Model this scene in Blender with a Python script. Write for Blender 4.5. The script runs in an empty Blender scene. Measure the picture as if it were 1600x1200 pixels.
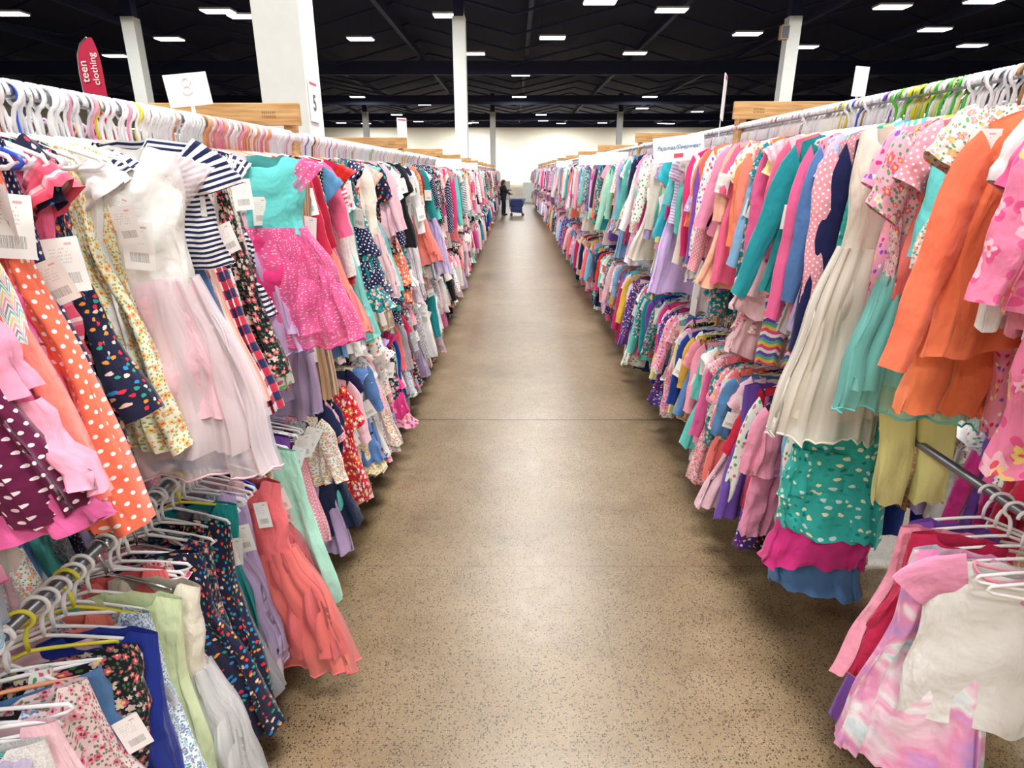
import bpy, math, random
import numpy as np
from mathutils import Vector, Matrix
random.seed(7); R=random.Random(11)
scene=bpy.context.scene
scene.view_settings.view_transform='Standard'
scene.view_settings.exposure=-0.06
COL=scene.collection

# ------------------------------------------------------------------ helpers
def lin(h):
    h=h.lstrip('#'); o=[]
    for i in (0,2,4):
        c=int(h[i:i+2],16)/255
        o.append(c/12.92 if c<=.04045 else ((c+.055)/1.055)**2.4)
    return (o[0],o[1],o[2],1)
class NB:
    def __init__(s,name):
        s.mat=bpy.data.materials.new(name); s.mat.use_nodes=True
        s.nt=s.mat.node_tree; s.bsdf=s.nt.nodes['Principled BSDF']
        s.out=s.nt.nodes['Material Output']
    def n(s,t,**kw):
        x=s.nt.nodes.new(t)
        for k,v in kw.items(): setattr(x,k,v)
        return x
    def put(s,inp,v):
        if isinstance(v,bpy.types.NodeSocket): s.nt.links.new(v,inp)
        else: inp.default_value=v
    def m(s,op,a,b=None):
        x=s.n('ShaderNodeMath',operation=op); s.put(x.inputs[0],a)
        if b is not None: s.put(x.inputs[1],b)
        return x.outputs[0]
    def vm(s,op,a,b=None,sc=None):
        x=s.n('ShaderNodeVectorMath',operation=op); s.put(x.inputs[0],a)
        if b is not None: s.put(x.inputs[1],b)
        if sc is not None: s.put(x.inputs['Scale'],sc)
        return x.outputs['Value'] if op in('LENGTH','DISTANCE','DOT_PRODUCT') else x.outputs[0]
    def mix(s,f,a,b):
        x=s.n('ShaderNodeMix',data_type='RGBA'); s.put(x.inputs[0],f); s.put(x.inputs[6],a); s.put(x.inputs[7],b)
        return x.outputs[2]
    def noise(s,vec,scale,detail=2.,rough=.5):
        x=s.n('ShaderNodeTexNoise'); s.put(x.inputs['Vector'],vec)
        x.inputs['Scale'].default_value=scale; x.inputs['Detail'].default_value=detail; x.inputs['Roughness'].default_value=rough
        return x.outputs['Fac']
    def vor(s,vec,scale=1.,rand=1.):
        x=s.n('ShaderNodeTexVoronoi',voronoi_dimensions='2D'); s.put(x.inputs['Vector'],vec)
        x.inputs['Scale'].default_value=scale; x.inputs['Randomness'].default_value=rand
        return x
    def ramp(s,f,stops,const=False):
        x=s.n('ShaderNodeValToRGB'); s.put(x.inputs[0],f); r=x.color_ramp
        if const: r.interpolation='CONSTANT'
        while len(r.elements)<len(stops): r.elements.new(.5)
        for e,(p,c) in zip(r.elements,stops): e.position=p; e.color=c
        return x.outputs[0]
    def bump(s,h,st,dist=.01):
        x=s.n('ShaderNodeBump'); x.inputs['Strength'].default_value=st; x.inputs['Distance'].default_value=dist
        s.put(x.inputs['Height'],h); s.nt.links.new(x.outputs[0],s.bsdf.inputs['Normal'])
def plain(name,hexc,rough=.6,metal=0,emit=0,noise=0,ns=8,spec=.5):
    b=NB(name); c=lin(hexc)
    b.bsdf.inputs['Roughness'].default_value=rough; b.bsdf.inputs['Metallic'].default_value=metal
    b.bsdf.inputs['Specular IOR Level'].default_value=spec
    tc=b.n('ShaderNodeTexCoord').outputs['Object']
    nz=b.noise(tc,ns,4)
    k=noise if noise else .06
    d=tuple(x*(1-k) for x in c[:3])+(1,); e=tuple(min(1,x*(1+k)) for x in c[:3])+(1,)
    b.put(b.bsdf.inputs['Base Color'],b.mix(nz,d,e))
    if emit:
        b.bsdf.inputs['Emission Color'].default_value=c; b.bsdf.inputs['Emission Strength'].default_value=emit
    return b.mat

# ------------------------------------------------------------------ fabrics
FAB={}; DESC={}
def fabric(key,desc,kind,cols,sc=40,rough=.85,alpha=1.,metal=0.):
    b=NB('fabric_'+key); c=[lin(x) for x in cols]
    uv=b.n('ShaderNodeUVMap').outputs[0]
    oi=b.n('ShaderNodeObjectInfo').outputs['Random']
    sh=b.n('ShaderNodeCombineXYZ'); b.put(sh.inputs[0],b.m('MULTIPLY',oi,.37)); b.put(sh.inputs[1],b.m('MULTIPLY',oi,.53))
    uvo=b.vm('ADD',uv,sh.outputs[0])
    sp=b.n('ShaderNodeSeparateXYZ'); b.put(sp.inputs[0],uvo); U,V=sp.outputs[0],sp.outputs[1]
    if kind=='floral': sc=sc*(2. if sc>10 else 1.5)
    if kind=='print': sc=sc*1.5
    sv=b.vm('SCALE',uvo,sc=float(sc))
    ghl=None
    if kind=='solid': base=c[0]; col=b.mix(b.noise(uvo,6.,2),tuple(x*.86 for x in c[0][:3])+(1,),c[0])
    elif kind=='dots':
        mp=b.n('ShaderNodeMapping'); b.put(mp.inputs[0],sv); mp.inputs['Rotation'].default_value=(0,0,.785)
        v=b.vor(mp.outputs[0],1,0.); col=b.mix(b.m('LESS_THAN',v.outputs['Distance'],.2),c[0],c[1])
    elif kind=='stripe':
        f=b.m('FRACT',b.m('MULTIPLY',V,float(sc))); col=b.ramp(f,[(i/len(c),c[i]) for i in range(len(c))],True)
    elif kind=='vstripe':
        f=b.m('FRACT',b.m('MULTIPLY',U,float(sc))); col=b.ramp(f,[(i/len(c),c[i]) for i in range(len(c))],True)
    elif kind=='chevron':
        tri=b.m('ABSOLUTE',b.m('SUBTRACT',b.m('FRACT',b.m('MULTIPLY',U,sc*1.1)),.5))
        f=b.m('FRACT',b.m('ADD',b.m('MULTIPLY',V,sc*.45),tri))
        st=[]
        for i in range(len(c)-1): st+= [(i/(len(c)-1),c[i+1]),(i/(len(c)-1)+.5/(len(c)-1),c[0])]
        col=b.ramp(f,st,True)
    elif kind=='plaid':
        a=b.m('LESS_THAN',b.m('FRACT',b.m('MULTIPLY',U,float(sc))),.5); d=b.m('LESS_THAN',b.m('FRACT',b.m('MULTIPLY',V,float(sc))),.5)
        k=b.m('MULTIPLY',b.m('ADD',a,d),.5); col=b.ramp(k,[(0,c[0]),(.4,c[1]),(.9,c[2])],True)
    elif kind=='tiedye':
        nz=b.n('ShaderNodeTexNoise'); b.put(nz.inputs['Vector'],uvo); nz.inputs['Scale'].default_value=sc; nz.inputs['Distortion'].default_value=1.2
        col=b.ramp(nz.outputs['Fac'],[(.3+.4*i/(len(c)-1),c[i]) for i in range(len(c))])
    elif kind=='floral':
        v=b.vor(sv,1,1.); d=b.vm('SUBTRACT',sv,v.outputs['Position'])
        s2=b.n('ShaderNodeSeparateXYZ'); b.put(s2.inputs[0],d)
        ang=b.m('ARCTAN2',s2.outputs[1],s2.outputs[0]); r=b.vm('LENGTH',d)
        r=b.m('ADD',r,b.m('MULTIPLY',b.m('SUBTRACT',b.noise(sv,4.,2),.5),.35))
        sc2=b.n('ShaderNodeSeparateXYZ'); b.put(sc2.inputs[0],v.outputs['Color'])
        size=b.m('ADD',b.m('MULTIPLY',sc2.outputs[1],.34),.16)
        pet=b.m('MULTIPLY',size,b.m('ADD',b.m('MULTIPLY',b.m('COSINE',b.m('ADD',b.m('MULTIPLY',ang,5.),b.m('MULTIPLY',sc2.outputs[0],6.))),.2),.95))
        fm=b.m('LESS_THAN',r,pet); cm=b.m('LESS_THAN',r,b.m('MULTIPLY',size,.33))
        v2=b.vor(b.vm('ADD',sv,(3.3,1.7,0)),1.7,1.)
        lf=b.m('LESS_THAN',b.m('ADD',v2.outputs['Distance'],b.m('MULTIPLY',b.noise(sv,3.,1),.2)),.34)
        col=b.mix(lf,c[0],c[3]); fc=b.mix(b.m('GREATER_THAN',sc2.outputs[0],.5),c[1],c[2])
        fc=b.mix(b.m('MULTIPLY',b.noise(sv,3.,1),.5),fc,c[0])
        col=b.mix(fm,col,fc); col=b.mix(cm,col,c[0] if len(c)<5 else c[4])
    elif kind=='print':
        v=b.vor(sv,1,.9); s2=b.n('ShaderNodeSeparateXYZ'); b.put(s2.inputs[0],v.outputs['Color'])
        mk=b.m('LESS_THAN',b.m('ADD',v.outputs['Distance'],b.m('MULTIPLY',b.noise(sv,2.5,1),.4)),.44)
        n=len(c)-1; fc=b.ramp(s2.outputs[1],[(i/n,c[i+1]) for i in range(n)],True)
        col=b.mix(mk,c[0],fc)
    elif kind=='glitter':
        v=b.vor(uvo,260.,1.); s2=b.n('ShaderNodeSeparateXYZ'); b.put(s2.inputs[0],v.outputs['Color'])
        col=b.mix(s2.outputs[0],c[0],c[1])
    elif kind=='sequin':
        v=b.vor(sv,1.,1.); s2=b.n('ShaderNodeSeparateXYZ'); b.put(s2.inputs[0],v.outputs['Color'])
        col=b.mix(b.m('MULTIPLY',b.m('LESS_THAN',v.outputs['Distance'],.2),b.m('GREATER_THAN',s2.outputs[0],.35)),c[0],c[1])
    elif kind=='pleat':
        f=b.m('ABSOLUTE',b.m('SUBTRACT',b.m('FRACT',b.m('MULTIPLY',U,float(sc))),.5)); col=b.mix(b.m('MULTIPLY',f,2.),c[0],c[1]); ghl=f
    elif kind=='leopard':
        v=b.vor(sv,1.,1.); nzz=b.noise(sv,1.5,2)
        mk=b.m('LESS_THAN',b.m('ABSOLUTE',b.m('SUBTRACT',b.m('ADD',v.outputs['Distance'],b.m('MULTIPLY',nzz,.2)),.4)),.07)
        col=b.mix(mk,c[0],c[1])
    if kind in('solid','glitter'):
        h=b.n('ShaderNodeHueSaturation'); b.put(h.inputs['Color'],col)
        b.put(h.inputs['Hue'],b.m('ADD',b.m('MULTIPLY',oi,.03),.485)); b.put(h.inputs['Value'],b.m('ADD',b.m('MULTIPLY',oi,.2),.88)); col=h.outputs[0]
    b.put(b.bsdf.inputs['Base Color'],col)
    b.bsdf.inputs['Roughness'].default_value=rough; b.bsdf.inputs['Metallic'].default_value=metal
    b.bsdf.inputs['Specular IOR Level'].default_value=.25
    b.bsdf.inputs['Sheen Weight'].default_value=.15
    if alpha<1:   # fine gathered net: denser and thinner vertical pleats
        w1=b.n('ShaderNodeMapping'); b.put(w1.inputs[0],uvo); w1.inputs['Scale'].default_value=(45,2.,1)
        pl=b.noise(w1.outputs[0],1.,3)
        b.put(b.bsdf.inputs['Alpha'],b.m('ADD',b.m('MULTIPLY',pl,1.1),alpha-.55))
        b.bump(pl,.5,.01)
    elif ghl is not None: b.bump(ghl,.8,.01)
    else:
        mpp=b.n('ShaderNodeMapping'); b.put(mpp.inputs[0],uvo); mpp.inputs['Scale'].default_value=(2.2,.8,1)
        wr=b.m('ADD',b.noise(mpp.outputs[0],10.,3.,.5),b.m('MULTIPLY',b.noise(uvo,9.,2.,.5),.7))
        wr=b.m('ADD',wr,b.m('MULTIPLY',b.noise(uvo,38.,2.,.5),.16))
        b.bump(wr,.6,.025)
    FAB[key]=b.mat; DESC[key]=desc
F=fabric
F('white','white','solid',['#f5f3f1']); F('cream','cream','solid',['#f0e8da']); F('grey','heather grey','solid',['#a3a4ad'])
F('pink','bright pink','solid',['#f0699c']); F('hotpink','hot pink','solid',['#ea3c8c']); F('palepink','pale pink','solid',['#f8ccd6'])
F('bubble','bubblegum pink','solid',['#f7a0be']); F('coral','coral','solid',['#ff7f7b']); F('orange','bright orange','solid',['#ff875c'])
F('peach','peach','solid',['#ffc0a6']); F('red','red','solid',['#d2253a']); F('crimson','crimson','solid',['#b5122f'])
F('magenta','magenta','solid',['#cf3084']); F('purple','purple','solid',['#7f50b2']); F('lavender','lavender','solid',['#cbb4e6'])
F('navy','navy blue','solid',['#1b2450']); F('royal','royal blue','solid',['#1a3096']); F('sky','sky blue','solid',['#8cc4ea'])
F('denim','denim blue','solid',['#5a88bd']); F('teal','teal','solid',['#1c929a']); F('aqua','aqua','solid',['#6bd4cc'])
F('mint','mint green','solid',['#b2eed8']); F('yellow','pale yellow','solid',['#fbf8a6']); F('mustard','golden yellow','solid',['#f0c650'])
F('lime','pale lime green','solid',['#e4f3c4']); F('black','black','solid',['#17161b']); F('turq','turquoise','solid',['#2fb6c6'])
F('olive','olive','solid',['#7d7a45']); F('burg','burgundy','solid',['#6f1338'])
F('burgdots','burgundy with white dots','dots',['#64123f','#f4e6ee'],54); F('navydots','navy with white dots','dots',['#1a2350','#f2f2f5'],60)
F('blackdots','black with white dots','dots',['#131218','#f5f5f5'],58); F('pinkdots','pink with white dots','dots',['#f6a0b0','#ffffff'],72)
F('orangedots','coral with white dots','dots',['#ff7a5c','#ffffff'],52); F('purpledots','purple with silver dots','dots',['#6a4aa8','#e4dcf4'],85)
F('whitedots','white with red dots','dots',['#f6f2f2','#e0355a'],55); F('tealdots','teal with white dots','dots',['#1b97a0','#f2ffff'],55)
F('bwstripe','navy and white striped','stripe',['#1b2450','#f4f4f4'],52); F('pinkstripe','pink and white striped','stripe',['#f0698f','#fff0f2'],60)
F('rainstripe','rainbow striped','stripe',['#f0568a','#f9d24a','#57c3c0','#7a58b8','#ffffff'],15); F('corstripe','coral and cream striped','vstripe',['#ff8a7a','#fbeee2','#f7c2b0'],45)
F('lavstripe','lavender striped','stripe',['#c7b3e6','#f3eefc'],60); F('aqstripe','aqua and white striped','vstripe',['#68cfd6','#ffffff'],40)
F('redstripe','red knitted pattern','stripe',['#ef5a76','#f58499','#ffd8dc','#ef5a76','#ef5a76'],26)
F('chev','white multicolour zigzag','chevron',['#f6f3f1','#8d8f9c','#f2a8ba','#f3d77f','#7fc4c4'],44)
F('chevpink','pink and orange zigzag','chevron',['#fbe9ee','#ea3f7c','#ff8b52'],44)
F('plaid','red and navy plaid','plaid',['#f3eef0','#c9304a','#232a5c'],20); F('gingham','pink gingham','plaid',['#fff5f8','#f7a8c0','#ef6f96'],60)
F('bgingham','blue gingham','plaid',['#f7fbff','#a4c8ee','#5b8fd0'],60)
F('tiedye','pastel tie-dye','tiedye',['#8fd6dd','#f6f0f7','#f29cc6','#c79ade'],7); F('tiedye2','bright tie-dye','tiedye',['#2b3a90','#9a3fa8','#ef5a9c','#ffb04f'],8)
F('flnavy','navy floral','floral',['#1a2148','#ef5d78','#f3e6e2','#2e7f6c','#f5c84a'],22); F('flblack','black floral','floral',['#15141a','#ef6a86','#f6dfe0','#3f6b48','#f5d46a'],24)
F('flwhite','white floral','floral',['#f7f2ee','#ee5a86','#f5a04c','#6fa86a','#f9d75a'],24); F('flpink','pink floral','floral',['#f9b4c6','#e33570','#fff2f4','#5c9d70','#f7dc5c'],22)
F('flpale','pale pink rose floral','floral',['#f8dfe2','#d63a66','#eb8fa2','#6d9366','#a81c48'],22); F('flteal','teal floral','floral',['#138792','#f2708c','#f7f0dc','#0b5560','#f5c84a'],24)
F('flred','red floral','floral',['#cf2338','#f9e3dc','#f6a53f','#7b1024','#ffffff'],24); F('flyel','yellow and white floral','floral',['#f9f6df','#f2cf4a','#f0a53c','#a3b85c','#e06a3a'],28)
F('fllav','lavender floral','floral',['#cdb8ea','#8a4fc0','#f7f2fb','#5fa08a','#f5d46a'],22); F('hawaii','pink tropical flower print','floral',['#f688b0','#f7e06a','#ffd1e2','#ee5c96','#ef5c62'],8)
F('flcoral','coral floral','floral',['#ff8470','#fff1e6','#f4c542','#c93a4c','#ffffff'],24); F('flblue','blue floral','floral',['#e9f1f9','#2f62c4','#7fb0e4','#4a9b96','#f5d46a'],26)
F('prnavy','dark multicolour printed','print',['#191d3c','#e2304a','#2f8fd0','#f2d7c6','#2ea48c','#f29b38'],32); F('prwhite','white multicolour printed','print',['#f8f5f2','#f0568a','#f6bf3f','#4fb6c6','#8f62c4','#f27f4e'],30)
F('prpink','pink printed','print',['#f6a3bf','#ffffff','#e02f76','#f8d75c','#8c54c0'],28); F('prteal','teal cloud printed','print',['#33b3a9','#c9f0ea','#f3f3c8','#17857f','#2aa69c'],28)
F('prpurp','purple multicolour printed','print',['#5a2f8e','#e85aa6','#4fc3c9','#f3d65c','#ffffff'],34); F('prblack','black multicolour printed','print',['#15151b','#e84a7c','#5ec46f','#f3c84c','#4fa9e0'],36)
F('practus','green and white printed','print',['#f3f7f0','#4fae6c','#e3639a','#8ccf7a'],24); F('prgrey','grey printed','print',['#a7a8b4','#f0568a','#ffffff','#55607f'],26)
F('prcoral','white and coral printed','print',['#fdf4ee','#ff8a5c','#f9606c','#f7c65c'],28)
F('leop','leopard print','leopard',['#d6a877','#33221a'],70); F('leopk','grey leopard print','leopard',['#c9c6cc','#2a2a33'],70)
F('glgrey','silver glitter','glitter',['#8b8c94','#dfe0e6'],1,.4,1,.3); F('glpink','hot pink sequinned','glitter',['#e02a86','#ff8fc4'],1,.4,1,.15); F('glgold','gold glitter','glitter',['#c79a5c','#f4dcae'],1,.35,1,.4)
F('pleat','rose gold pleated','pleat',['#a5805c','#f2d3b2'],60,.35,1,.3)
F('tpink','pale pink tulle','solid',['#fbe0e6'],alpha=.5); F('tlilac','white lilac tulle','solid',['#f8eaf0'],alpha=.5); F('thot','hot pink sequinned tulle','sequin',['#f468a8','#ffe6f4'],120,alpha=.66); F('tpeach','peach tulle','solid',['#fcd0c0'],alpha=.5)
F('tcoral','coral tulle','solid',['#ff827e'],alpha=.68); F('tteal','aqua tulle','solid',['#8ae0d6'],alpha=.55); F('twhite','white tulle','solid',['#f8f8fa'],alpha=.5); F('tcream','cream tulle','solid',['#f3ebdd'],alpha=.7)
F('tlav','lavender tulle','solid',['#d5c0ec'],alpha=.55); F('tblue','pale blue tulle','solid',['#cfe4f4'],alpha=.5); F('lace','white lace','leopard',['#f4f1ef','#d9d0cf'],90)
SHEER={'tpink':'palepink','tlilac':'palepink','thot':'hotpink','tpeach':'peach','tcoral':'coral','tteal':'aqua','twhite':'white','tlav':'lavender','tblue':'sky','tcream':'cream'}
FKEYS=list(FAB); FIDX={k:i for i,k in enumerate(FKEYS)}

# ------------------------------------------------------------------ mesh building
def grid_faces(nv,nc):
    i=np.arange(nv-1)[:,None]*nc; j=np.arange(nc-1)[None]
    a=(i+j).ravel()
    return np.stack([a,a+1,a+nc+1,a+nc],1)
def mk(name,V,Fq,UV=None,mats=(),midx=None,smooth=True):
    me=bpy.data.meshes.new(name)
    Fq=np.asarray(Fq,dtype=np.int32); V=np.asarray(V,dtype=np.float32)
    me.vertices.add(len(V)); me.vertices.foreach_set('co',V.ravel())
    me.loops.add(Fq.size); me.loops.foreach_set('vertex_index',Fq.ravel())
    me.polygons.add(len(Fq)); me.polygons.foreach_set('loop_start',np.arange(len(Fq),dtype=np.int32)*4)
    me.polygons.foreach_set('loop_total',np.full(len(Fq),4,dtype=np.int32))
    me.polygons.foreach_set('use_smooth',np.full(len(Fq),smooth))
    for m in mats: me.materials.append(m)
    if midx is not None: me.polygons.foreach_set('material_index',np.asarray(midx,dtype=np.int32))
    if UV is not None:
        u=me.uv_layers.new(name='UVMap'); u.data.foreach_set('uv',np.asarray(UV,dtype=np.float32)[Fq.ravel()].ravel())
    me.update(calc_edges=True); me.validate()
    return me
def tube(rng,z0,L,pv,pw,tv,k=6,a=.012,S=.015,nu=52,nv=20,shoulder=False,neck=.06,nd=.05,hem=.008,cx=0.,a0=0.):
    v=np.linspace(0,1,nv)[:,None]; th=(np.linspace(0,2*np.pi,nu+1)+np.pi/2)[None]
    c,s=np.cos(th),np.sin(th)
    w=np.interp(v,pv,pw); t=np.interp(v,[0,.12,.5,1],tv)
    e=.75
    x=w*np.sign(c)*np.abs(c)**e; y=t*np.sign(s)*np.abs(s)**e
    if shoulder:
        xx=x[:1]; zt=-.3*np.abs(xx)
        front=np.where(s<0,1.,.35)
        q=np.clip(1-(xx/neck)**2,0,1)
        zt=zt-nd*np.sqrt(q)*front
        zt=np.repeat(zt,nv,0); z=z0+zt*(1-v)**1.3-L*v
    else: z=np.repeat(z0-L*v,nu+1,1)
    p=rng.uniform(0,6.28,8); am=(a0+(a-a0)*v**1.1)
    f=am*(np.sin(k*th+p[0]+1.2*v)+.5*np.sin((k*2-1)*th+p[1]-1.5*v)+.35*np.sin((k*3+1)*th+p[6]+2*v))
    y=y+f*np.abs(s)**.3; x=x+.6*f*np.sign(c)*np.abs(c)
    y=y+S*v*np.sin(x*11+p[2]+v)+ .006*np.sin(v*13+p[3]+3*th)*np.minimum(1,v*3)+.005*np.sin(x*38+v*9+p[7])*np.minimum(1,v*4)*(S>.008)
    x=x+rng.uniform(-.03,.03)*v**2+.005*np.sin(v*11+p[4])+cx
    z=z+hem*np.sin(2*th+p[5])*v+ .007*v*np.sin(5*th+p[3])
    Vv=np.stack([x,y,z],2).reshape(-1,3)
    wm=float(np.mean(pw))
    UV=np.stack([np.repeat((th/(2*np.pi)*4.2*wm),nv,0),np.repeat(-L*v,nu+1,1)],2).reshape(-1,2)
    return Vv,grid_faces(nv,nu+1),UV
def sleeve(rng,side,sw,ln,w0,w1,ang,nu=20,nv=11,ruf=0.,start=58,thick=.02,x0=None):
    t=np.linspace(0,1,nv); an=np.radians(start+(ang-start)*np.clip(t*2.2*max(1,ln/.2),0,1)) if x0 is None else np.radians(start+(ang-start)*np.clip((t-.45)*2.2,0,1))
    st=ln/(nv-1); px=np.cumsum(np.sin(an)*st); pz=-np.cumsum(np.cos(an)*st)
    flat=x0 is not None
    if x0 is None: x0=sw-.035
    z0=-.3*(x0+.035)-.03
    th=(np.linspace(0,2*np.pi,nu+1)+np.pi/2)[None]; c,s=np.cos(th),np.sin(th)
    w=(w0+(w1-w0)*t)[:,None]; ty=np.interp(t,[0,.2,1],[thick,thick+.002,thick+.004+ruf])[:,None]
    p=rng.uniform(0,6.28,4)
    k=3 if not ruf else 7
    q=.3 if flat else 1.
    f=(.004*q+ruf*.6)*t[:,None]*np.sin(k*th+p[0])+.003*q*np.sin(t[:,None]*16+p[1]+th)
    nx=np.cos(an)[:,None]; nz=np.sin(an)[:,None]
    r=w*c+f*c; x=side*(x0+px[:,None]+nx*r); z=z0+pz[:,None]+nz*r
    y=ty*s+f*s+.01*q*t[:,None]*math.sin(p[2])+.008*q*t[:,None]*np.sin(c*4+p[3])
    y=y+q*rng.uniform(-.025,.015)*t[:,None]
    V=np.stack([x,y,z],2).reshape(-1,3)
    UV=np.stack([np.repeat(th/(2*np.pi)*4*w0,nv,0),np.repeat(-(t*ln)[:,None],nu+1,1)],2).reshape(-1,2)
    Fq=grid_faces(nv,nu+1)
    if side<0: Fq=Fq[:,::-1]
    return V,Fq,UV
def cat(parts):
    Vs,Fs,Us=[],[],[];o=0
    for V,Fq,U in parts:
        Vs.append(V);Fs.append(Fq+o);Us.append(U);o+=len(V)
    return np.concatenate(Vs),np.concatenate(Fs),np.concatenate(Us)
def pants(rng,z0,L,w,nu,nv):
    hip=tube(rng,z0,.16,[0,1],[w,w*1.1],[.02,.025,.03,.035],3,.004,.0,nu,max(4,nv//3))
    legs=[tube(rng,z0-.13,L-.13,[0,.5,1],[w*.56,w*.5,w*.44],[.03,.03,.028,.03],3,.005,.004,max(8,nu//2),max(5,nv//2),cx=sd*w*.53,hem=.003) for sd in(-1,1)]
    return cat([hip]+legs)
def sweep(path,rad,n=8,closed=False,caps=True,flat=None):
    P=[Vector(p) for p in path]; N=len(P)
    if not hasattr(rad,'__len__'): rad=[rad]*N
    V=[];Fq=[];up=None
    for i in range(N):
        if closed: t=(P[(i+1)%N]-P[i-1])
        else: t=(P[min(i+1,N-1)]-P[max(i-1,0)])
        t.normalize()
        if up is None: up=Vector((0,1,0)) if abs(t.y)<.9 else Vector((0,0,1))
        up=(up-t*up.dot(t)); 
        if up.length<1e-5: up=t.orthogonal()
        up.normalize(); sd=t.cross(up)
        for j in range(n):
            a=2*math.pi*j/n
            V.append(P[i]+(up*math.cos(a)*(flat or 1)+sd*math.sin(a))*rad[i])
    for i in range(N if closed else N-1):
        for j in range(n):
            a=i*n+j;b=i*n+(j+1)%n;c=((i+1)%N)*n+(j+1)%n;d=((i+1)%N)*n+j
            Fq.append((a,b,c,d))
    if caps and not closed:
        for i0,rv in((0,1),(N-1,0)):
            V.append(P[i0]); ci=len(V)-1
            for j in range(0,n,2):
                q=(ci,i0*n+j,i0*n+(j+1)%n,i0*n+(j+2)%n)
                Fq.append(q if not rv else q[::-1])
    V=np.array([tuple(v) for v in V]); return V,np.array(Fq),np.zeros((len(V),2))
def gen(tp,rng,hi=True):
    nu,nv=(56,22) if hi else (14,6); snu,snv=(18,11) if hi else (6,4)
    P=[]
    def sl(ln,w0,w1,ang,sw,ruf=0,mat=0):
        for sd in(1,-1): P.append(('sleeve',)+sleeve(rng,sd,sw,ln,w0,w1,ang+rng.uniform(-6,6),snu,snv,ruf)+(mat,))
    if tp in('tee','long'):
        sw=rng.uniform(.135,.155); L=.48
        P.append(('shirt',)+tube(rng,0,L,[0,.15,.6,1],[sw,sw,sw+.015,sw+.025],[.012,.022,.026,.03],rng.randint(3,7),.011,.025,nu,nv,True,.06,rng.uniform(.03,.06))+(0,))
        if tp=='tee': sl(rng.uniform(.11,.15),.06,.055,rng.uniform(14,30),sw,mat=1)
        else: sl(rng.uniform(.38,.44),.054,.033,rng.uniform(2,10),sw,mat=1)
    elif tp=='raglan':
        sw=.15
        P.append(('shirt',)+tube(rng,0,.5,[0,.15,.6,1],[sw,sw,.155,.16],[.006,.009,.011,.013],4,.003,.004,nu,nv,True,.065,.045,hem=.002)+(0,))
        for sd in(1,-1): P.append(('sleeve',)+sleeve(rng,sd,.15,.15,.058,.056,34,26,14,0,74,.012,.06)+(1,))
        ring=[(.066*math.cos(a),-.002+.012*math.sin(a),-.02-.045*max(0,-math.sin(a))*.9-.016*max(0,math.sin(a))) for a in np.linspace(0,2*math.pi,24,endpoint=False)]
        P.append(('neck_band',)+sweep(ring,.005,6,closed=True)+(1,))
    elif tp in('dress','slip'):
        sw=rng.uniform(.11,.135); L=.68
        P.append(('dress',)+tube(rng,0,L,[0,.12,.32,.65,1],[sw,sw,.12,.16,rng.uniform(.18,.22)],[.012,.024,.034,.05],rng.randint(6,11),.018,.03,nu,nv,True,.06,rng.uniform(.04,.07))+(0,))
        q=rng.randint(0,4) if tp=='dress' else 9
        if q==0: sl(.08,.05,.075,36,sw,.012)
        elif q==1: sl(.13,.06,.055,22,sw)
        elif q==2: sl(.3,.054,.034,5,sw)
    elif tp=='ruffle':
        sw=.125; L=.6
        P.append(('dress',)+tube(rng,0,L,[0,.12,.35,1],[sw,sw,.125,.175],[.012,.026,.034,.045],6,.012,.02,nu,nv,True,.06,.05)+(0,))
        for i,zz in enumerate((.3,.46)):
            P.append(('ruffle',)+tube(rng,-zz,.14+.03*i,[0,1],[.135+.03*i,.18+.025*i],[.034,.04,.05,.058],13,.016,.02,nu,max(4,nv//3))+(1,))
        P.append(('ruffle',)+tube(rng,-.58,.12,[0,1],[.17,.215],[.045,.05,.055,.062],13,.018,.02,nu,max(4,nv//3))+(0,))
        sl(.07,.045,.07,45,sw,.014,1)
    elif tp=='tulle':
        sw=.12
        P.append(('dress',)+tube(rng,0,.3,[0,.2,.8,1],[sw,sw,.11,.112],[.012,.028,.036,.038],4,.005,.005,nu,max(6,nv//2),True,.065,.06)+(0,))
        P.append(('skirt',)+tube(rng,-.27,.3,[0,.4,1],[.112,.145,.17],[.038,.044,.048,.052],9,.012,.02,nu,nv)+(3,))
        ov=tube(rng,-.265,.44,[0,.3,.7,1],[.115,.175,.225,.25],[.045,.055,.07,.08],14,.022,.025,nu+24 if hi else nu,nv,a0=.006)
        P.append(('overskirt',)+ov+(1,))
        if hi:
            P.append(('middle_skirt',)+tube(rng,-.265,.38,[0,.3,.7,1],[.114,.16,.2,.22],[.04,.05,.06,.07],12,.02,.025,nu+24,nv,a0=.005)+(1,))
            ring=ov[0][-(nu+25):-1]
            ring=[(x,y,z+.004*math.sin(i*1.6)) for i,(x,y,z) in enumerate(ring)]
            P.append(('hem_trim',)+sweep(ring,.003,5,closed=True)+(3,))
        if rng.random()<.4: sl(.06,.045,.065,48,sw,.014,1)
    elif tp=='romper':
        sw=.14
        P.append(('romper',)+cat([tube(rng,0,.4,[0,.15,1],[sw,sw,.145],[.012,.026,.032,.036],4,.008,.01,nu,max(6,nv//2),True,.055,.035),pants(rng,-.34,.42,.135,nu,nv)])+(0,))
        sl(.38,.055,.034,7,sw,mat=0)
    elif tp=='pants':
        P.append(('leggings',)+pants(rng,-.03,.62,.13,nu,nv)+(0,))
    elif tp=='set':
        sw=.145
        P.append(('shirt',)+tube(rng,0,.46,[0,.15,.5,1],[sw,sw,.16,.18],[.014,.026,.032,.038],rng.randint(5,9),.014,.025,nu,nv,True,.06,.045)+(0,))
        if rng.random()<.5: sl(.36,.054,.034,8,sw,mat=0)
        else: sl(.13,.06,.056,24,sw,mat=0)
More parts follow.
